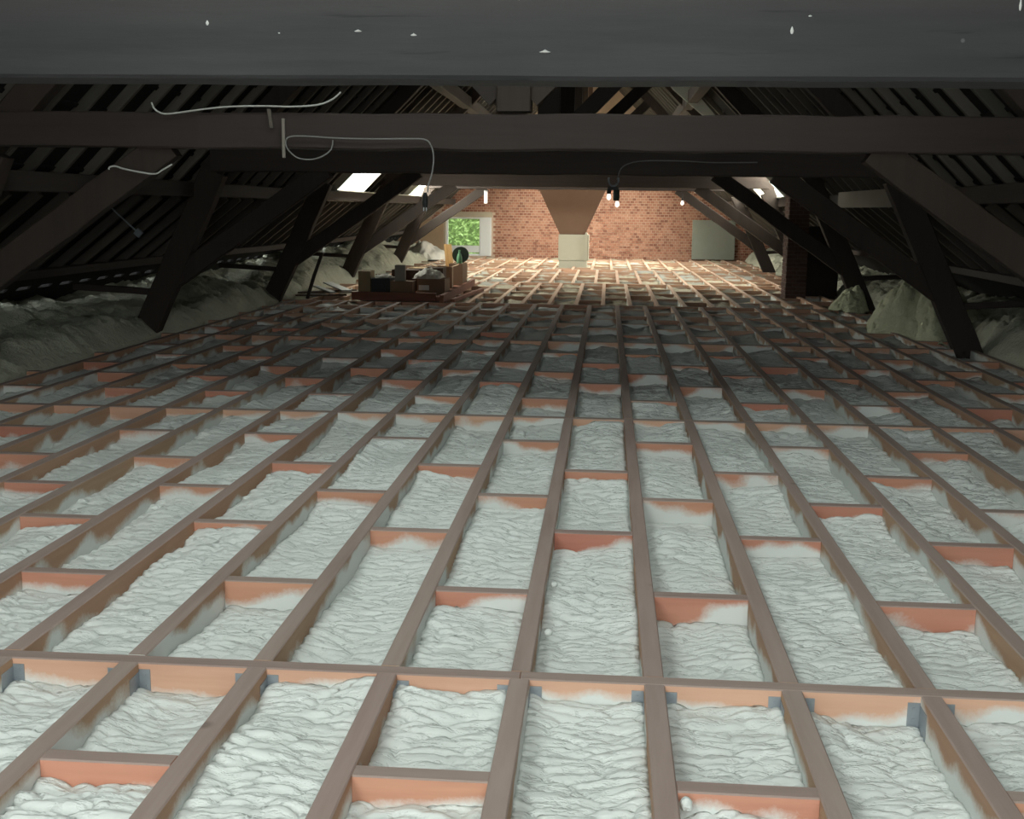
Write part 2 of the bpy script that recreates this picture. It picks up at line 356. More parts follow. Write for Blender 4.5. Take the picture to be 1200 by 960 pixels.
# headers, in lengths butted on a joist
for hy in HDR:
    js = joist_xs(HDR.index(hy))[0]; a = min(js, key=lambda q: abs(q + 3.3)); b = min(js, key=lambda q: abs(q + .235)); c = min(js, key=lambda q: abs(q - 2.3))
    for x0, x1 in ((XL, a), (a, b), (b, c), (c, XR)):
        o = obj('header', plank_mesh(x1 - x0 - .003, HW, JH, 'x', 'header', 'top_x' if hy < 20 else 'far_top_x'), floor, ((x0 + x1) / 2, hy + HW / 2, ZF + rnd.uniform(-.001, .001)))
cells = []; blocks = []
for si, (ya, yb) in enumerate(secs):
    js, off, sp = joist_xs(si)
    for x in js:
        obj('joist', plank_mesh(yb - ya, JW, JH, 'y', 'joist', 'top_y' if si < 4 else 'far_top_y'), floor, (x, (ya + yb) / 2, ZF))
    ks = sorted(js)
    edges = [XL] + ks + [XR]
    for bi in range(len(edges) - 1):
        xa = edges[bi] + (JW / 2 if bi else 0); xb = edges[bi + 1] - (JW / 2 if bi < len(edges) - 2 else 0)
        if xb - xa < .06: continue
        k = round((edges[bi + 1] - sp - off) / sp) if bi < len(edges) - 1 else 0
        even = (k % 2 == 0); L = yb - ya
        if si == 0: bl = [1.18, 2.78] if even else [1.83]
        elif si in (1, 2): bl = [ya + t for t in ((.79, 2.28, 3.72) if even else (1.6, 2.92))]
        elif si == 3: bl = [ya + t for t in ((.75, 2.1, 3.2, 4.25) if even else (1.5, 2.7, 3.8))]
        elif si == 6: bl = [ya + t for t in ((1., 2.3, 3.6, 5.2) if even else (.6, 1.7, 3.0, 4.4, 6.0))]
        else: bl = [ya + t for t in ((.9, 2.1, 3.3, 4.5) if even else (1.5, 2.7, 3.9))]
        bl = [y + rnd.uniform(-.03, .03) for y in bl]
        prev = ya
        for y in bl:
            blocks.append((xa, xb, y)); cells.append((xa, xb, prev, y)); prev = y + .06
        cells.append((xa, xb, prev, yb))
def vis(x, y): return abs(x + .078 * y) < .47 * y + .3 and y > 2.2
blocks.sort(key=lambda q: q[2] + (0 if vis((q[0] + q[1]) / 2, q[2]) else 8))
far = MB()
for i, (xa, xb, y) in enumerate(blocks):
    L = xb - xa - .002; tz = ZF - rnd.uniform(.001, .006)
    if i < 300:
        L = round(L, 2 if L < .3 else 3)
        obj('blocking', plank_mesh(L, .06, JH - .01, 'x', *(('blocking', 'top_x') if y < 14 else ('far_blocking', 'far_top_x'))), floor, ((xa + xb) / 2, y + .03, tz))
    else: far.box((xa + .001, y, -(JH - .01)), (xb - .001, y + .06, -.004))
if far.v: stuff(far.build('blocking', 'far_blocking', floor, (0, 0, ZF)))
cells.sort(key=lambda q: (q[2] + q[3]) / 2 + (0 if vis((q[0] + q[1]) / 2, (q[2] + q[3]) / 2 + .5) else 8))
farV = []
def foam_cell(xa, xb, ya, yb, seed, coarse):
    d = max(2.2, ya); s = .0062 if d < 3.6 else min(.05, .0062 * (d / 3.6) ** 1.08)
    if coarse: s = max(s * 3, .03)
    nx = max(5, int((xb - xa) / (s * 1.6)) + 1); ny = max(5, int((yb - ya) / s) + 1)
    X, Y = np.meshgrid(np.linspace(xa, xb, nx), np.linspace(ya, yb, ny))
    rr = random.Random(seed); base = rr.uniform(-.125, -.085)
    wx = X + (fbm(X * 9, Y * 9, 11) - .45) * .07; wy = Y + (fbm(X * 6, Y * 8, 23) - .45) * .07
    h1 = lobes(wx, wy, .14, .038, seed % 97, .9); h2 = lobes(wx + .3, wy, .06, .026, 50 + seed % 31, .8)
    amp = .6 + .8 * vnoise(X * 4 + seed, Y * 3, 3)
    Z = base - .008 + (h1 * .023 + h2 * .008) * amp * (1 + .35 * min(1, max(0, (ya - 3.5) / 6))) - (.012 if ya > 17 else 0) + (fbm(X * 7, Y * 6, 71) - .45) * (.09 if ya > 17 else 0) + (fbm(X * 3.2, Y * 2.4, 40) - .45) * .075
    e = np.minimum(X - xa, xb - X); Z = Z - .012 * np.exp(-e / .012) + rr.uniform(-.01, .03) * np.exp(-e / .06)
    ey = yb - Y; Z = Z + rr.choice((0, .0, .02, .045)) * np.exp(-((ey) / .09) ** 2) * (.3 + vnoise(X * 6 + seed, Y * 0 + seed, 8))
    Z = np.minimum(Z, -.012)
    return X, Y, Z
for i, (xa, xb, ya, yb) in enumerate(cells):
    if yb - ya < .05: continue
    v = vis((xa + xb) / 2, yb) or vis(xa, yb) or vis(xb, ya)
    X, Y, Z = foam_cell(xa, xb, ya, yb, i * 13 + 5, not v)
    if i < 300:
        cx, cy = (xa + xb) / 2, (ya + yb) / 2
        obj('foam_fill', grid_mesh(X - cx, Y - cy, Z, 'foam' if ya < 17 else 'far_foam', -.19), floor, (cx, cy, ZF))
    else: farV.append((X, Y, Z))
if farV:
    V = []; F = []; n0 = 0
    for X, Y, Z in farV:
        ny, nx = X.shape; idx = np.arange(nx * ny).reshape(ny, nx) + n0; n0 += nx * ny
        V.append(np.stack([X, Y, Z], -1).reshape(-1, 3)); F.append(np.stack([idx[:-1, :-1], idx[:-1, 1:], idx[1:, 1:], idx[1:, :-1]], -1).reshape(-1, 4))
    V = np.concatenate(V); F = np.concatenate(F)
    me = mesh(V.tolist(), F.tolist(), 'far_foam', True); stuff(obj('foam_fill', me, floor, (0, 0, ZF)))
# steel joist hangers on the camera side of the first header
def hanger():
    m = MB(); t = .002; j = JW / 2
    for s in (-1, 1):
        a, b = sorted((s * (j + .001), s * (j + .038))); m.box((a, -.003, -.15), (b, -.0005, -.022))
        a, b = sorted((s * (j + .0005), s * (j + .0005 + t))); m.box((a, -.075, -.17), (b, -.003, -.03))
        for z in (-.04, -.075, -.11): m.box((s * (j + .02) - .004, -.0055, z - .004), (s * (j + .02) + .004, -.003, z + .004))
    return m.mesh('steel')
hm = hanger()
for x in joist_xs(0)[0]:
    if -3 < x < 2: obj('joist_hanger', hm, floor, (x, HDR[0], ZF))

# ---------------- roof (the ceiling): two slopes a side, rafters, purlins, battens
XB_L, ZB, XB_R = -4.9, .147, 3.6           # break of the slope
XE_L, ZE, XE_R = -7.1, -1.59, 5.8          # eaves
XM = -.65; ZM = ZB + (XM - XB_L)
RY0, RY1 = -3.2, 35.75
def lower(side, s):     # s along the lower slope measured down from the break
    d = Vector((XE_L - XB_L, 0, ZE - ZB)).normalized()
    return Vector((XB_L + d.x * s, 0, ZB + d.z * s)) if side == 'l' else Vector((XB_R - d.x * s, 0, ZB + d.z * s))
def upper(side, s):
    q = s * .70710678; return Vector((XB_L + q, 0, ZB + q)) if side == 'l' else Vector((XB_R - q, 0, ZB + q))
SU = (XM - XB_L) / .70710678
SLOW = math.hypot(XE_L - XB_L, ZE - ZB)
roof = MB()
for side in 'lr':
    sk = [q for q in SEEN_ADDED_SKYLIGHTS if q[0] == side]
    ys = sorted({RY0, RY1} | {q[1] for q in sk} | {q[2] for q in sk}); ss = sorted({0., SU} | {q[3] for q in sk} | {q[4] for q in sk})
    nrm = Vector((-.7071, 0, .7071)) if side == 'l' else Vector((.7071, 0, .7071))
    for i in range(len(ys) - 1):
        for j in range(len(ss) - 1):
            ym, sm = (ys[i] + ys[i + 1]) / 2, (ss[j] + ss[j + 1]) / 2
            if any(q[1] < ym < q[2] and q[3] < sm < q[4] for q in sk): continue
            a, b = upper(side, ss[j]), upper(side, ss[j + 1]); p = [(a, ys[i]), (b, ys[i]), (b, ys[i + 1]), (a, ys[i + 1])]
            lo = [Vector((q.x, y, q.z)) for q, y in p]; roof.hexa(lo + [q + nrm * .06 for q in lo])
    # lower slope, with small gaps above the wall plate on the left
    nl = Vector((-.62, 0, .785)) if side == 'l' else Vector((.62, 0, .785))
    def strip(s0, s1, y0, y1, th=.06):
        a, b = lower(side, s1), lower(side, s0); p = [(a, y0), (b, y0), (b, y1), (a, y1)]
        lo = [Vector((q.x, y, q.z)) for q, y in p]; roof.hexa(lo + [q + nl * th for q in lo])
    sg = 1.68; strip(0, sg, RY0, RY1); strip(sg + .06, SLOW, RY0, RY1)
    y = RY0
    if side == 'l':
        while y < RY1:
            strip(sg, sg + .06, y, min(y + .22, RY1), .02); y += .50
    else: strip(sg, sg + .06, RY0, RY1)
ceiling = struct(roof.build('ceiling', 'dark_roof'))
MB().box((-6.66, RY0, -1.16), (-6.62, RY1, -.66)).build('gap_backing_board', 'gap_board', ceiling)  # added outside the eave gaps so they show tan, not bright sky
# rafters: an upper and a lower length each
RD, RW = .09, .06
def rafter_mesh(L):
    return bevelled(MB().box((0, -RW / 2, -RD), (L, RW / 2, 0)).mesh('rafter'), .006)
rl = rafter_mesh(SLOW - .05)
def rafter(side, y, s0, s1, up_):
    L = s1 - s0; key = ('raf', round(L, 3))
    if key not in _cache: _cache[key] = rafter_mesh(L)
    a = (upper if up_ else lower)(side, s0 if up_ else s1)
    # x axis runs up the slope; z axis is the outward normal
    ang = -R(45) if up_ else -math.atan2(ZB - ZE, XB_L - XE_L)
    o = obj('rafter', _cache[key], ceiling, (a.x, y, a.z), (0, ang, 0) if side == 'l' else (0, ang, math.pi))
    return o
nr = 0
y = 4.3
while y < 35.3:
    for side in 'lr':
        if side == 'r' and 20.2 < y < 21.1: continue
        hit = [q for q in SEEN_ADDED_SKYLIGHTS if q[0] == side and q[1] - .05 < y < q[2] + .05]
        jit = rnd.uniform(-.03, .03)
        if hit: rafter(side, y + jit, .02, hit[0][3] - .04, True); rafter(side, y + jit, hit[0][4] + .04, SU - .1, True)
        else: rafter(side, y + jit, .02, SU - .1, True)
        rafter(side, y + jit, .03, 1.36, False); nr += 2
    y += .56
for nm, x0, z0, wd, ht in (('purlin', -4.62, .165, .16, .16), ('purlin', 3.32, .165, .16, .16), ('wall_plate', -5.78, -.712, .15, .085), ('wall_plate', 4.48, -.712, .15, .085),
                           ('purlin', -2.75, 1.98, .18, .22), ('purlin', 1.45, 1.98, .18, .22), ('ridge_beam', XM, ZM - .30, .12, .24)):
    yy = RY0 + .1
    for k, ye in enumerate((3.5, 12.9, 22.6, 35.3)):
        o = timber(nm, (x0, yy, z0), (x0, ye - .004, z0), ht, wd, 'old_y', ceiling, int(x0 * 10) + k, .005, 6); yy = ye
bt = MB()
for side in 'lr':
    s = .2
    while s < SU - .2:
        a = upper(side, s); nn = Vector((.7071, 0, -.7071)) if side == 'l' else Vector((-.7071, 0, -.7071)); tt = Vector((.7071, 0, .7071)) if side == 'l' else Vector((-.7071, 0, .7071))
        ys = [4.0, 35.3]
        for q in SEEN_ADDED_SKYLIGHTS:
            if q[0] == side and q[3] - .05 < s < q[4] + .05: ys += [q[1] - .02, q[2] + .02]
        ys.sort()
        for i in range(0, len(ys), 2):
            p = [a, a + tt * .035, a + tt * .035 + nn * .02, a + nn * .02]
            bt.hexa([Vector((q.x, ys[i], q.z)) for q in p] + [Vector((q.x, ys[i + 1], q.z)) for q in p])
        s += .34
stuff(bt.build('batten', 'dark_roof', ceiling))

# ---------------- skylights, seen and added (windows 2..): pane, frame and pale lining
wi = 2
for side, y0, y1, s0, s1, pw in SEEN_ADDED_SKYLIGHTS:
    a, b = upper(side, s0), upper(side, s1); n_out = Vector((-.7071, 0, .7071)) if side == 'l' else Vector((.7071, 0, .7071)); t = (b - a).normalized()
    def quadbox(m, sA, sB, yA, yB, d0, d1):
        p, q = upper(side, sA), upper(side, sB)
        lo = [(p, yA), (q, yA), (q, yB), (p, yB)]
        m.hexa([Vector((k.x, y_, k.z)) + n_out * d0 for k, y_ in lo] + [Vector((k.x, y_, k.z)) + n_out * d1 for k, y_ in lo]); return m
    fr = MB()
    for sA, sB, yA, yB in ((s0 - .03, s0, y0 - .03, y1 + .03), (s1, s1 + .03, y0 - .03, y1 + .03), (s0, s1, y0 - .03, y0), (s0, s1, y1, y1 + .03)):
        quadbox(fr, sA, sB, yA, yB, .062, .12)
    wo = struct(fr.build('window_%d' % wi, 'white_paint')); wi += 1
    quadbox(MB(), s0, s1, y0, y1, .095, .10).build('pane', 'glass', wo)
    lin = MB()
    for sA, sB, yA, yB in ((s0 - .02, s0 + .004, y0, y1 + .0), (s0, s1, y0 - .012, y0 + .012), (s0, s1, y1 - .012, y1 + .012)):
        quadbox(lin, sA, sB, yA, yB, -.16, .06)
    lin.build('lining', 'pale_board', wo)
    # pale sill board on top of the purlin
    if s0 < .2:
        xi = (-4.76, -4.50) if side == 'l' else (3.20, 3.46)
        MB().box((xi[0], y0 - (.1 if y0 < 22 else 2.4 if side == 'l' else .1), .25), (xi[1], y1 + (1.2 if side == 'l' and y0 < 22 else .1), .268)).build('sill_board', 'pale_board', wo)
    c = (a + b) / 2 + n_out * .16
    area('skylight_lamp', (c.x, (y0 + y1) / 2, c.z), -n_out, (s1 - s0) * .96, (y1 - y0) * .96, pw, SKY if y0 < 10 else WARM).rotation_euler = (0, R(-45 if side == 'l' else 45) * 1.0, 0)

# ---------------- gable walls
WY = 35.45
def gable(name, y0, y1, holes, m, zlow=ZF - .2):
    """wall filled in columns between x breaks, top following the roof, with rectangular holes"""
    xs = sorted({XE_L, XB_L, XM, XB_R, XE_R} | {h[0] for h in holes} | {h[1] for h in holes})
    def top(x):
        if x <= XB_L: return ZE + (x - XE_L) * (ZB - ZE) / (XB_L - XE_L)
        if x >= XB_R: return ZE + (XE_R - x) * (ZB - ZE) / (XE_R - XB_R)
        return ZB + min(x - XB_L, XB_R - x)
    g = MB()
    for i in range(len(xs) - 1):
        a, b = xs[i], xs[i + 1]; cuts = [h for h in holes if h[0] <= a + 1e-6 and h[1] >= b - 1e-6]
        lows = [(zlow, cuts[0][2])] if cuts else []
        z0 = cuts[0][3] if cuts else zlow
        for lo, hi in lows: g.box((a, y0, lo), (b, y1, hi))
        g.hexa([(a, y0, z0), (b, y0, z0), (b, y1, z0), (a, y1, z0), (a, y0, top(a)), (b, y0, top(b)), (b, y1, top(b)), (a, y1, top(a))])
    return struct(g.build(name, m))
WX0, WX1, WZ0, WZ1 = -4.86, -3.48, -1.43, -.28
wall_back = gable('wall_back', WY, WY + .3, [(WX0, WX1, WZ0, WZ1)], 'mortar')
gable('wall_front', -3.5, -3.2, [(-2.7, 1.5, -1.2, 2.2)], 'dark_mortar')  # unseen opening, added for light from behind the camera
bm_ = MB(); z = ZF - .1; row = 0
while z < 1.35:
    x = -6.9 + (.06 if row % 2 else 0)
    while x < 5.6:
        zc = z + .034; inside = x + .11 > WX0 - .12 and x < WX1 + .02 and zc > WZ0 - .05 and zc < WZ1 + .17
        tp = ZE + (x - XE_L) * .79 if x < XB_L else (ZE + (XE_R - x) * .79 if x > XB_R else 9)
        if not inside and zc < tp - .1:
            p = rnd.uniform(.008, .018); bm_.box((x, WY - p, z), (x + .107, WY + .01, z + .066))
        x += .12
    z += .0785; row += 1
stuff(bm_.build('brick', 'brick', wall_back))
MB().box((WX0 - .1, WY - .03, WZ1 + .002), (WX1 + .02, WY + .1, WZ1 + .16)).build('lintel', 'lintel', wall_back)
MB().box((-6.3, WY - .06, ZF), (WX0 - .06, WY - .02, -.35)).build('side_panel', 'tan_wall', wall_back)
# window with an inward-swung white casement
win = MB()
for a, b in (((WX0, WY + .02, WZ0), (WX0 + .06, WY + .12, WZ1)), ((WX1 - .05, WY + .02, WZ0), (WX1, WY + .12, WZ1)), ((WX0, WY + .02, WZ1 - .05), (WX1, WY + .12, WZ1)), ((WX0, WY + .02, WZ0), (WX1, WY + .12, WZ0 + .05))): win.box(a, b)
window = struct(win.build('window_1', 'white_paint'))
MB().box((WX0 + .05, WY + .01, WZ0 + .10), (WX1 - .36, WY + .05, WZ0 + .30)).build('lower_rail', 'white_paint', window)
MB().box((WX0 - .08, WY - .05, WZ0), (WX0 - .0, WY + .0, WZ1 + .03)).build('post', 'lintel', window)
cs = MB(); cs.box((-.36, -.02, 0), (0, .02, 1.15)); cs.box((-.33, -.03, .06), (-.30, -.02, 1.1)); cs.box((-.06, -.03, .06), (-.03, -.02, 1.1))
cs.build('casement', 'white_paint', window, (WX1, WY - .03, WZ0), (0, 0, R(-8)))
# outside: ground and hedge
struct(MB().box((-30, WY + .4, -4.1), (25, WY + 30, -4.0)).build('ground', 'grass'))
hv = []; hf = []
rr = random.Random(3)
for i in range(9000):
    c = Vector((rr.uniform(-8.2, -3.2), WY + 4 + rr.uniform(-.5, .3), rr.uniform(-3.9, 1.2)))
    u = Vector((rr.uniform(-1, 1), rr.uniform(-1, 1), rr.uniform(-1, 1))).normalized(); v_ = u.orthogonal().normalized(); s = rr.uniform(.05, .1); n = len(hv)
    hv += [c - u * s, c + v_ * s * .5, c + u * s, c - v_ * s * .5]; hf.append((n, n + 1, n + 2, n + 3))
hedge = empty('hedge', (-5.6, WY + 4.3, -4), 'dense light green hedge seen outside through the gable window', 'hedge')
stuff(obj('leaves', mesh(hv, hf, 'leaf'), hedge, -hedge.location))
MB().box((-8.1, WY + 4.2, -4), (-3.3, WY + 4.9, 1.0)).build('inner_growth', 'grass', hedge, -hedge.location)

# ---------------- foam banks along the eaves
def bank(name, xa, xb, y0, y1, fz, nx, ny, m, label, cat, k):
    X, Y = np.meshgrid(np.linspace(0, 1, nx), np.linspace(y0, y1, ny)); Z = fz(X, Y); XX = xa + (xb - xa) * X + (vnoise(Y * 1.3, X * 0, k) - .5) * .12 * (1 - X)
    o = obj(name, grid_mesh(XX, Y, Z, m, ZF - .2)); return tag(o, label, cat)
def bank_h(k, lo, hi, bumps=()):
    def f(X, Y):
        big = fbm(X * 2 + 3, Y * .55, k, 3); h = ZF - .03 + (hi - ZF) * np.clip(X * 1.15, 0, 1) ** .8 * (.55 + big * .9) + np.minimum(X * 8, 1) * (big - .35) * .28
        l = lobes(X * 1.5 + fbm(X * 6, Y * 6, 9) * .12, Y + fbm(X * 5, Y * 5, 19) * .14, .24, .2, k, .3); l = l + .4 * lobes(X * 1.5, Y, .1, .08, k + 2, .3); return h + (l * .09 + (fbm(X * 9, Y * 5, k + 60) - .45) * .16) * np.minimum(X * 8 + .2, 1) + sum(A * np.exp(-((Y - c) / wd) ** 2) * np.sin(np.pi * np.clip(X * .75 + .04, 0, 1)) for c, wd, A in bumps)
    return f
bank('foam_bank', -5.0, -6.72, 1.2, 35.3, bank_h(5, 0, -1.12, ((21.5, 1.8, .30), (29, 2.4, .42))), 26, 700, 'bank_foam', 'long lumpy bank of pale sprayed foam along the left eaves', 'foam', 5)
bank('foam_bank', 4.03, 5.38, 1.2, 35.3, bank_h(8, 0, -1.12, ((12.0, 1.6, .14),)), 24, 700, 'bank_foam', 'long lumpy bank of pale sprayed foam along the right eaves', 'foam', 8)
# mound on the right
def mound(name, c, rx, ry, h, m, label, seed, k=1.):
    n = 110; a = np.linspace(0, 2 * np.pi, n, endpoint=False); r = np.linspace(0.02, 1, 40); A, Rr = np.meshgrid(a, r)
    x = np.cos(A); y = np.sin(A); wob = 1 + (fbm(x * 1.5 + seed, y * 1.5 + seed, 4) - .45) * .7
    X = Rr * x * rx * wob; Y = Rr * y * ry * wob
    Z = h * (1 - Rr ** 2.2) * (.75 + .5 * fbm(X * 2.5 + seed, Y * 2.5, 6)) + lobes(X + fbm(X * 7, Y * 7, 2) * .1, Y + fbm(X * 7, Y * 7, 5) * .1, .2, .17, seed, .3) * .15 * (1.05 - Rr) ** .3 * k + (fbm(X * 5 + 3, Y * 5, 31) - .45) * .32 * (1.05 - Rr) ** .3 + lobes(X, Y, .08, .07, seed + 3, .3) * .03 * (1.05 - Rr) ** .3
    v = np.stack([X, Y, Z], -1).reshape(-1, 3).tolist(); f = []
    for j in range(len(r) - 1):
        for i in range(n): f.append((j * n + i, j * n + (i + 1) % n, (j + 1) * n + (i + 1) % n, (j + 1) * n + i))
    f.append(tuple(reversed(range(n)))); f.append(tuple((len(r) - 1) * n + i for i in reversed(range(n))))
    return tag(obj(name, mesh(v, f, m, True), None, c), label, 'foam')
mound('foam_mound', (3.98, 15.0, ZF - .12), .62, 1.5, .60, 'mound_foam', 'big lumpy yellowish mound of sprayed foam beside a right truss leg', 3)
mound('foam_mound', (3.6, 17.7, ZF - .06), .28, .4, .24, 'mound_foam', 'small heap of foam on the right, just past the big mound', 9)

# ================================================================== TRUSSES
ORD = ['nearest dark roof truss, its grey collar beam across the top of the view', 'second dark roof truss from the viewer, with a cable along its collar beam',
       'third roof truss, its left leg standing on the foam at far left', 'fourth roof truss, forked left leg just left of the boxes',
       'fifth roof truss, forked left leg behind the boxes', 'farthest roof truss, nearest the brick gable wall']
def truss(i, Y, footz=-1.42):
    t = empty('roof_truss', (XM, Y, ZF), ORD[i], 'truss'); s0 = i * 11
    zc, hc = ((.357, .246), (.382, .238), (.36, .25), (.50, .22), (.41, .238), (.45, .22))[i]
    timber('collar_beam', (-4.35, Y, zc + hc / 2), (3.05, Y, zc + hc / 2), hc, .19, 'near_beam' if i == 0 else 'old_x', t, s0, .0035 if i == 0 else .006, 24)
    for sgn in (-1, 1):
        X = lambda d: XM + sgn * d
        y2 = Y + .0
        timber('leg', (X(4.61), Y, footz - .19), (X(3.68), Y, .36), .27, .17, 'old_z', t, s0 + 2 + sgn)
        timber('brace', (X(4.22), Y + .002, -.86), (X(2.42 - (zc - .36) * 1.43), Y + .002, zc + .03), .21, .13, 'old_z', t, s0 + 4 + sgn)
        timber('principal_rafter', (X(3.75), Y, .36), (X(.1), Y, ZM - .42), .20, .15, 'old_z', t, s0 + 6 + sgn)
        timber('strut', (X(.10), Y + .003, zc + hc + .12), (X(1.35), Y + .003, 1.98), .17, .11, 'old_z', t, s0 + 8 + sgn)
        timber('tie_rail', (X(4.35), Y, -.98), (X(5.35), Y, -.93), .07, .07, 'old_x', t, s0 + 10 + sgn)
    timber('king_post', (XM, Y, zc + hc + .02), (XM, Y, ZM - .45), .235, .16, 'old_z', t, s0 + 1)
    return t
TY = [3.5, 8.1, 12.85, 17.9, 23.1, 28.6]
for i, y in enumerate(TY): truss(i, y, -1.42 + (.03 if i > 3 else 0))

# ================================================================== CHIMNEYS
ch = empty('chimney', (-.84, 30.2, ZF), 'brown funnel-shaped chimney standing on a pale grey base block', 'chimney')
def part(mb, name, m, root, smooth=False):
    o = mb.build(name, m, root, -root.location, None, smooth); return o
o = part(MB().box((-1.23, 29.95, ZF + .14), (-.49, 30.6, -.64)), 'base_block', 'pale_plaster', ch); bevelled(o.data, .012, 2)
part(MB().box((-1.21, 29.93, ZF - .19), (-.50, 30.6, ZF + .135)), 'plinth', 'pale_plaster', ch)
o = part(MB().box((-.60, 29.91, ZF + .10), (-.46, 30.62, -.60)), 'side_slab', 'pale_plaster', ch); bevelled(o.data, .045, 4)
def frustum(mb, a, b, n=1):
    (x0, x1, y0, y1, z0), (X0, X1, Y0_, Y1_, z1) = a, b
    mb.hexa([(x0, y0, z0), (x1, y0, z0), (x1, y1, z0), (x0, y1, z0), (X0, Y0_, z1), (X1, Y0_, z1), (X1, Y1_, z1), (X0, Y1_, z1)]); return mb
o = part(frustum(MB(), (-1.19, -.58, 30.0, 30.55, -.66), (-1.86, .06, 29.75, 30.8, .74)), 'funnel', 'plaster', ch); bevelled(o.data, .02, 2)
part(frustum(MB(), (-1.86, .06, 29.75, 30.8, .742), (-1.25, -.45, 29.95, 30.6, 1.9)), 'shoulder', 'plaster', ch)
part(MB().box((-1.25, 29.95, 1.902), (-.45, 30.6, ZM - .78)), 'stack', 'plaster', ch)

bc = empty('brick_pier', (3.25, 20.7, ZF), 'narrow dark brick chimney pier on the right between the trusses', 'chimney')
px0, px1, py0, py1, pz1 = 3.07, 3.42, 20.45, 20.95, .30
part(MB().box((px0 + .01, py0 + .01, ZF - .18), (px1 - .01, py1 - .01, pz1)), 'core', 'dark_mortar', bc)
pb = MB(); z = ZF - .17; row = 0
while z < pz1 - .07:
    xs = [px0, px0 + .116, px0 + .233, px1] if row % 2 else [px0, px0 + .175, px1]
    for a, b in zip(xs, xs[1:]):
        pb.box((a + .004, py0 - rnd.uniform(0, .006), z), (b - .004, py0 + .02, z + .058)); pb.box((a + .004, py1 - .02, z), (b - .004, py1, z + .058))
    ys = [py0, py0 + .25, py1] if row % 2 else [py0 + .02, py0 + .12, py0 + .37, py1]
    for a, b in zip(ys, ys[1:]):
        pb.box((px0 - rnd.uniform(0, .006), a + .004, z), (px0 + .02, b - .004, z + .058)); pb.box((px1 - .02, a + .004, z), (px1, b - .004, z + .058))
    z += .068; row += 1
stuff(part(pb, 'brick', 'dark_brick', bc))
part(MB().box((px1 + .001, 20.75, ZF - .18), (4.0, 21.3, -.25)), 'side_mass', 'dark_plaster', bc)  # uniform dark plaster block filling the space right of the pier

# ================================================================== LOOSE THINGS
o = MB().box((-.63, -.02, 0), (.63, .02, 1.16)).build('board', 'grey_panel', None, (3.14, WY - .10, ZF), (R(-3), 0, 0)); bevelled(o.data, .006)
tag(o, 'grey green board leaning on the back wall at right, partly behind a brace', 'board')
o = MB().box((3.20, 13.4, .06), (3.232, 16.9, .27)).build('lining_board', 'grey_card', None); tag(o, 'long pale board fixed along the right purlin', 'board')
s_ = 21.5 / 1371
def P2(px, py, Y): return ((px - 712.4) * Y / 1371, (245.35 + (px - 712.4) * .0119 - py) * Y / 1371)
pts = [(1.15, 2.60), (.95, 2.62), (.80, 2.72), (.95, 2.70)]
q = [P2(*p, 21.5) for p in ((752, 50), (764, 64), (797, 97), (832, 136), (850, 155))]; q2 = [P2(*p, 21.5) for p in ((838, 155), (818, 136), (782, 106), (764, 84), (748, 66))]
poly = q + q2; n = len(poly)
me = mesh([(x, -.015, z) for x, z in poly] + [(x, .015, z) for x, z in poly], [tuple(range(n)), tuple(reversed(range(n, 2 * n)))] + [(i, n + i, n + (i + 1) % n, (i + 1) % n) for i in range(n)], 'pale_board')
me.materials[0] = M['white_board']; tag(obj('sheathing_board', me, None, (0, 21.5, -.10)), 'pale board set on edge against the rafters high on the right', 'board')

# ---- the long tray and what lies on it
TZ = -1.372
tray = empty('tray', (-3.1, 20, ZF), 'long low red-brown plank tray on the joists holding boxes', 'tray')
part(MB().box((-3.92, 18.05, ZF + .001), (-2.5, 21.95, TZ)), 'bottom_board', 'redplank', tray)
part(MB().box((-3.94, 17.98, ZF + .001), (-2.62, 18.04, ZF + .13)), 'front_board', 'redplank', tray)
part(MB().box((-2.52, 17.7, ZF + .001), (-2.46, 22.0, ZF + .12)), 'side_board', 'redplank', tray)
def carton(name, x0, x1, y0, y1, h, m, label, cat, z=None, rz=0, flaps=False, lab=None, holes=False):
    z = TZ + .001 if z is None else z
    c = ((x0 + x1) / 2, (y0 + y1) / 2, z); r = empty(name, c, label, cat); r.rotation_euler = (0, 0, R(rz)); w_, d_ = (x1 - x0) / 2, (y1 - y0) / 2; t = .008
    b = MB().box((-w_, -d_, 0), (w_, -d_ + t, h)).box((-w_, d_ - t, 0), (w_, d_, h)).box((-w_, -d_ + t, 0), (-w_ + t, d_ - t, h)).box((w_ - t, -d_ + t, 0), (w_, d_ - t, h)).box((-w_ + t, -d_ + t, 0), (w_ - t, d_ - t, t))
    b.build('body', m, r)
    if flaps:
        for sx in (-1, 1):
            f = MB().box((0, -d_ + .01, 0), (.006, d_ - .01, w_ * .8)).build('flap', m, r, (sx * w_ - (.006 if sx > 0 else 0), 0, h), (0, R(sx * 70), 0))
    else: MB().box((-w_ + t, -d_ + t, h - .02), (w_ - t, d_ - t, h - .008)).build('lid', m, r)
    if lab:
        MB().box((lab[0], -d_ - .002, lab[1]), (lab[2], -d_ - .0002, lab[3])).build('paper_label', 'paper', r)
    return r
carton('cardboard_box', -3.88, -3.69, 18.2, 18.55, .37, 'tan_card', 'tall narrow tan cardboard box at the left end of the tray', 'box')
r = carton('plastic_crate', -3.66, -3.37, 18.15, 18.6, .265, 'black', 'black plastic crate next to the tall tan box', 'crate')
for k in range(4): MB().box((-.14, -.232, .05 + k * .05), (.14, -.226, .07 + k * .05)).build('rib', 'black', r)
carton('cardboard_box', -3.36, -3.01, 18.12, 18.5, .225, 'brown_card', 'low wide brown cardboard box right of the black crate', 'box')
carton('cardboard_box', -3.31, -3.15, 18.2, 18.42, .24, 'grey_card', 'small greyish box standing upright on the low brown box', 'box', TZ + .228, 6)
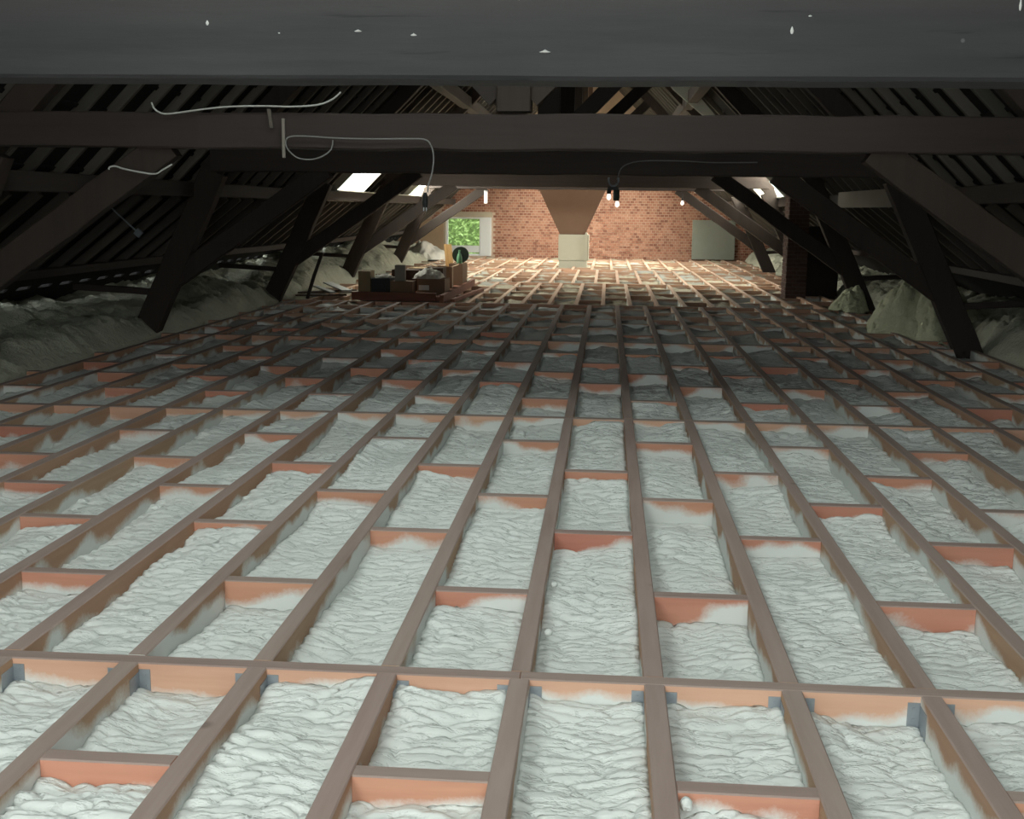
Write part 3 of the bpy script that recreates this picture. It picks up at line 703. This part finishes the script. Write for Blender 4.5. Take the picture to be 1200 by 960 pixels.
carton('cardboard_box', -3.0, -2.55, 18.6, 19.0, .24, 'brown_card', 'dark brown carton with a white paper label', 'box', None, -4, False, (-.20, .06, -.03, .14))
carton('cardboard_box', -3.55, -3.1, 19.3, 19.8, .34, 'dark_wood', 'dark brown box behind the small upright box', 'box')
carton('cardboard_box', -2.94, -2.66, 20.05, 20.5, .36, 'pale_card', 'open pale carton with raised flaps at the right of the tray', 'box', None, 5, True)
carton('cardboard_box', -2.80, -2.55, 20.9, 21.4, .38, 'brown_card', 'brown carton at the far right corner of the tray', 'box', None, -3)
carton('wooden_box', -2.98, -2.70, 19.35, 19.75, .38, 'dark_wood', 'dark wooden box stacked high in the middle of the tray', 'box')
carton('cardboard_box', -3.5, -3.05, 20.7, 21.3, .30, 'tan_card', 'tan carton at the back of the tray, half hidden', 'box')
def crumple(name, c, sx, sy, h, label, seed, m='crumpled'):
    n = 26; X, Y = np.meshgrid(np.linspace(-1, 1, n), np.linspace(-1, 1, n)); rr_ = np.sqrt(X * X + Y * Y)
    f = fbm(X * 2.2 + seed, Y * 2.2, seed, 3); rg = np.abs(fbm(X * 4 + seed, Y * 4, seed + 2, 3) - .45) * 1.6
    Z = h * np.clip(1.15 - rr_, 0, 1) ** .6 * (.5 + f) + rg * h * .5 * (rr_ < 1.1); wob = .8 + .5 * fbm(X * 1.4 + seed, Y * 1.4, 3)
    return tag(obj(name, grid_mesh(X * sx * wob, Y * sy * wob, np.maximum(Z, .004), m, 0), None, c), label, 'sheet')
crumple('plastic_sheet', (-2.86, 18.85, TZ + .245), .22, .26, .14, 'crumpled whitish plastic sheet heaped on the labelled brown carton', 4)
crumple('dust_sheet', (-5.15, 33.2, ZF + .0), .55, .8, .42, 'white dust sheet heaped below the gable window at far left', 8, 'paper')
crumple('plastic_sheet', (-3.5, 18.38, TZ + .268), .13, .16, .06, 'scrap of pale plastic sheet lying on the black crate', 11)
# reel, bottle, bent plank
rl_ = empty('cable_reel', (-2.63, 21.15, TZ + .384), 'dark green round reel standing upright on the brown carton', 'reel')
MB().lathe([(.145, -.06), (.145, -.05), (.07, -.045), (.07, .045), (.145, .05), (.145, .06)], 24, (0, 0, .146), 'y').build('drum', 'reel', rl_)
MB().lathe([(.035, -.075), (.035, .075)], 12, (0, 0, .146), 'y').build('hub', 'black', rl_)
bt_ = empty('bottle', (-2.63, 20.98, TZ + .384), 'green cone-topped bottle in front of the dark reel', 'bottle')
MB().lathe([(.045, 0), (.05, .01), (.05, .10), (.035, .15), (.018, .19), (.016, .21)], 16).build('body', 'green_glass', bt_, smooth=True)
MB().lathe([(.02, .21), (.02, .235), (.012, .24)], 12).build('cap', 'green_glass', bt_)
bb = empty('bent_board', (-2.9, 21.6, TZ + .001), 'upright orange-brown curved board with slats standing beside the dark reel', 'board')
for k in range(4):
    a = -.055 + .036 * k; q = MB()
    for j in range(7):
        z0_, z1_ = .1 * j, .1 * j + .1; f0, f1 = .05 * (j / 7) ** 2, .05 * ((j + 1) / 7) ** 2
        q.hexa([(a - f0, -.012 + f0, z0_), (a + .033 - f0, -.012 + f0, z0_), (a + .033 - f0, .012 + f0, z0_), (a - f0, .012 + f0, z0_), (a - f1, -.012 + f1, z1_), (a + .033 - f1, -.012 + f1, z1_), (a + .033 - f1, .012 + f1, z1_), (a - f1, .012 + f1, z1_)])
    q.build('slat', 'plank', bb)
for i, (x, y, L, wd, rz, m, lb) in enumerate(((-4.42, 19.05, 2.0, .16, 22, 'tin', 'wide grey metal strip on top of the loose heap left of the boxes'), (-4.58, 18.8, 1.6, .10, 24, 'tin', 'narrower grey metal strip, leftmost in the loose heap'),
                                             (-4.5, 18.75, 1.1, .12, -40, 'dark_wood', 'dark plank lying askew under the metal strips'), (-4.5, 18.3, .8, .10, -68, 'dark_wood', 'short dark plank at the near end of the loose heap'),
                                             (-4.48, 19.5, .9, .14, -75, 'grey_card', 'greyish plank at the back of the loose heap'))):
    o = bevelled(MB().box((-wd / 2, -L / 2, 0), (wd / 2, L / 2, .022)).mesh(m), .003); q_ = obj('loose_plank', o, None, (x, y, ZF + .004 + .030 * (4 - i)), (0, 0, R(rz))); tag(q_, lb, 'plank')
tag(timber('leaning_post', (-4.68, 18.12, ZF + .0), (-4.45, 18.2, -.72), .05, .05, 'old_z', None, 99), 'thin dark post leaning beside the fourth left truss leg', 'post')
o = bevelled(MB().box((-.035, -1.3, 0), (.035, 1.3, .05)).mesh('redplank'), .004); tag(obj('loose_batten', o, None, (-2.26, 19.2, ZF + .001), (0, 0, R(-4))), 'reddish batten lying on the joists along the right of the tray', 'batten')

# ---- cables and small fittings
def smooth_pts(p, k=6):
    p = [Vector(a) for a in p]; out = []
    for i in range(len(p) - 1):
        a, b, c, d = p[max(i - 1, 0)], p[i], p[i + 1], p[min(i + 2, len(p) - 1)]
        for j in range(k):
            t = j / k; out.append(.5 * ((2 * b) + (c - a) * t + (2 * a - 5 * b + 4 * c - d) * t * t + (3 * b - a - 3 * c + d) * t ** 3))
    return out + [p[-1]]
def cable(name, pts, r, m, label, cat='cable'): return tag(MB().tube(smooth_pts(pts), r, 8).build(name, m, None, smooth=True), label, cat)
def pl(Y, *pp): return [(P2(a, b, Y)[0], Y, P2(a, b, Y)[1]) for a, b in pp]
cable('cable', pl(7.97, (177, 122), (181, 130), (192, 135), (212, 133.5), (240, 130), (270, 127.5), (310, 127), (345, 128), (375, 126), (392, 120), (402, 112)), .006, 'cable', 'pale cable end lying along the top edge of the second collar beam')
cable('cable', pl(8.01, (122, 199), (123, 196), (130, 195), (140, 198), (160, 202), (178, 204), (188, 199), (199, 193)), .006, 'cable', 'short pale cable stub hooked on the big left brace')
cable('hanging_cable', pl(7.975, (392, 166), (390, 176), (380, 184), (366, 188), (350, 186), (339, 177), (336, 168), (341, 162), (360, 161.5), (400, 164), (440, 165), (480, 165), (500, 166), (507, 173), (510, 186), (508, 204), (504, 217), (503, 226)), .005, 'grey_cable', 'grey cable looped under the second collar beam and hanging down')
x_, z_ = P2(500, 226, 7.975); pg = empty('plug', (x_, 7.975, z_ - .05), 'black plug hanging at the end of the grey cable', 'plug')
MB().lathe([(.010, .05), (.017, .03), (.019, -.02), (.015, -.05)], 12).build('body', 'black', pg); MB().box((-.012, -.004, -.075), (-.006, .004, -.05)).box((.006, -.004, -.075), (.012, .004, -.05)).build('pin', 'steel', pg)
cable('lamp_cable', pl(12.72, (722, 212), (726, 200), (735, 194), (752, 191), (790, 191), (830, 193), (880, 193)), .006, 'grey_cable', 'dark thin cable along the third collar beam to the lamp fitting')
for (a, b, wpx, lb, m) in (((333, 141), (333, 186), 3.5, 'narrow upright strap on the second collar beam beside the cable loop', 'grey_card'), ((316, 130), (319, 152), 4, 'short tilted wood strip on the second collar beam, left of the strap', 'rafter')):
    (xa, za), (xb, zb_) = P2(*a, 7.97), P2(*b, 7.97); w2 = wpx * .003
    tag(bevelled_obj := obj('strap', bevelled(MB().hexa([(xb - w2, 7.975, zb_), (xb + w2, 7.975, zb_), (xb + w2, 7.995, zb_), (xb - w2, 7.995, zb_), (xa - w2, 7.975, za), (xa + w2, 7.975, za), (xa + w2, 7.995, za), (xa - w2, 7.995, za)]).mesh(m), .003)), lb, 'strap')
# lamp fitting under the third collar beam
x_, z_ = P2(718, 214, 12.72); lf = empty('lamp_fitting', (x_, 12.72, z_), 'small lamp fitting with two bare bulbs under the third collar beam', 'lamp')
MB().tube([(.052 * math.cos(a), 0, .052 * math.sin(a) * 1.3 + .02) for a in [R(t) for t in range(160, 381, 20)]], .011, 8).build('bracket', 'steel', lf)
MB().box((-.06, -.03, -.085), (.055, .03, -.055)).build('crossbar', 'black', lf)
MB().lathe([(.03, -.20), (.036, -.17), (.032, -.085)], 12, (.035, 0, 0)).build('socket', 'reel', lf)
MB().lathe([(.02, -.13), (.024, -.11), (.022, -.085)], 12, (-.045, 0, 0)).build('socket', 'black', lf)
for x, z in ((-.045, -.16), (.045, -.235)): MB().lathe([(.006, -.035), (.022, -.02), (.024, 0), (.016, .03)], 12, (x, 0, z)).build('bulb', 'bulb', lf, smooth=True)
x_, z_ = P2(571, 232, 22.9); tl = empty('tube_lamp', (x_, 22.9, z_), 'short white tube lamp hanging upright under the left of the fifth collar beam', 'lamp')
MB().lathe([(.028, -.11), (.032, -.10), (.032, .10), (.028, .11)], 12).build('tube', 'bulb', tl); MB().lathe([(.036, .11), (.036, .14)], 12).build('cap', 'white_paint', tl)
x_, z_ = P2(797, 238, 22.9); tl = empty('bare_bulb', (x_, 22.9, z_), 'bare bulb hanging under the right of the fifth collar beam', 'lamp')
MB().lathe([(.008, -.05), (.03, -.03), (.032, 0), (.016, .04)], 12).build('bulb', 'bulb', tl, smooth=True); MB().lathe([(.018, .04), (.018, .08)], 12).build('socket', 'black', tl); MB().tube([(0, 0, .08), (0, 0, .27)], .005, 6).build('cord', 'black', tl)
hk = empty('hook_rod', (-5.06, 11.9, -.10), 'small metal rod with a square end plate hanging by the left rafters', 'rod')
MB().tube([(-.06, 0, .06), (0, 0, 0), (.20, 0, -.18)], .009, 8).build('rod', 'steel', hk); MB().box((-.035, -.015, -.035), (.035, .015, .035)).build('end_plate', 'steel', hk, (.22, 0, -.20), (0, R(42), 0))
# dried white drips on the nearest beam, foam blobs on the joists
nb = [o for o in bpy.data.objects if o.name == 'collar_beam'][0]; base_loc = nb.parent.location + nb.location
for px, py, wx, hz in ((911, 47, 2.2, 7), (247, 31, 2.4, 6), (637, 69, 7, 2.2), (607, 9, 3, 4), (1155, 22, 1.6, 10), (331, 45, 1.6, 1.6), (930, 34, 2.5, 1.5), (423, 44, 5, 2), (487, 49, 4, 2)):
    x_, z_ = P2(px, py, 3.405); k = 3.405 / 1371
    MB().lathe([(.0008, hz * k), (wx * k * .35, hz * k * .3), (wx * k, -hz * k * .45), (wx * k * .7, -hz * k * .85), (.0008, -hz * k)], 10).build('drip', 'drip', nb, Vector((x_, 3.407, z_)) - base_loc, smooth=True)
def blob(c, r, label, seed):
    b = bmesh.new(); bmesh.ops.create_icosphere(b, subdivisions=3, radius=r); rr2 = random.Random(seed); of = rr2.uniform(0, 90)
    for v in b.verts: v.co *= .8 + .5 * float(fbm(np.array([v.co.x / r * 1.6 + of]), np.array([v.co.z / r * 1.6 + v.co.y / r]), 3)[0])
    me = bpy.data.meshes.new('blob'); b.to_mesh(me); b.free(); me.materials.append(M['foam']); me.polygons.foreach_set('use_smooth', [True] * len(me.polygons))
    tag(obj('foam_blob', me, None, c), label, 'foam')
blob((.232, 2.735, ZF - .02), .017, 'small dried blob of foam stuck to a joist at the bottom edge', 2)
blob((-.170, 3.90, ZF - .02), .013, 'tiny foam blob on a joist edge just beyond the first header, nearer one', 5)
blob((-.172, 4.42, ZF - .018), .013, 'tiny foam blob on the same joist edge, farther one', 6)
blob((-.55, 7.75, ZF - .075), .035, 'round foam knob in a corner just before the second header', 8)
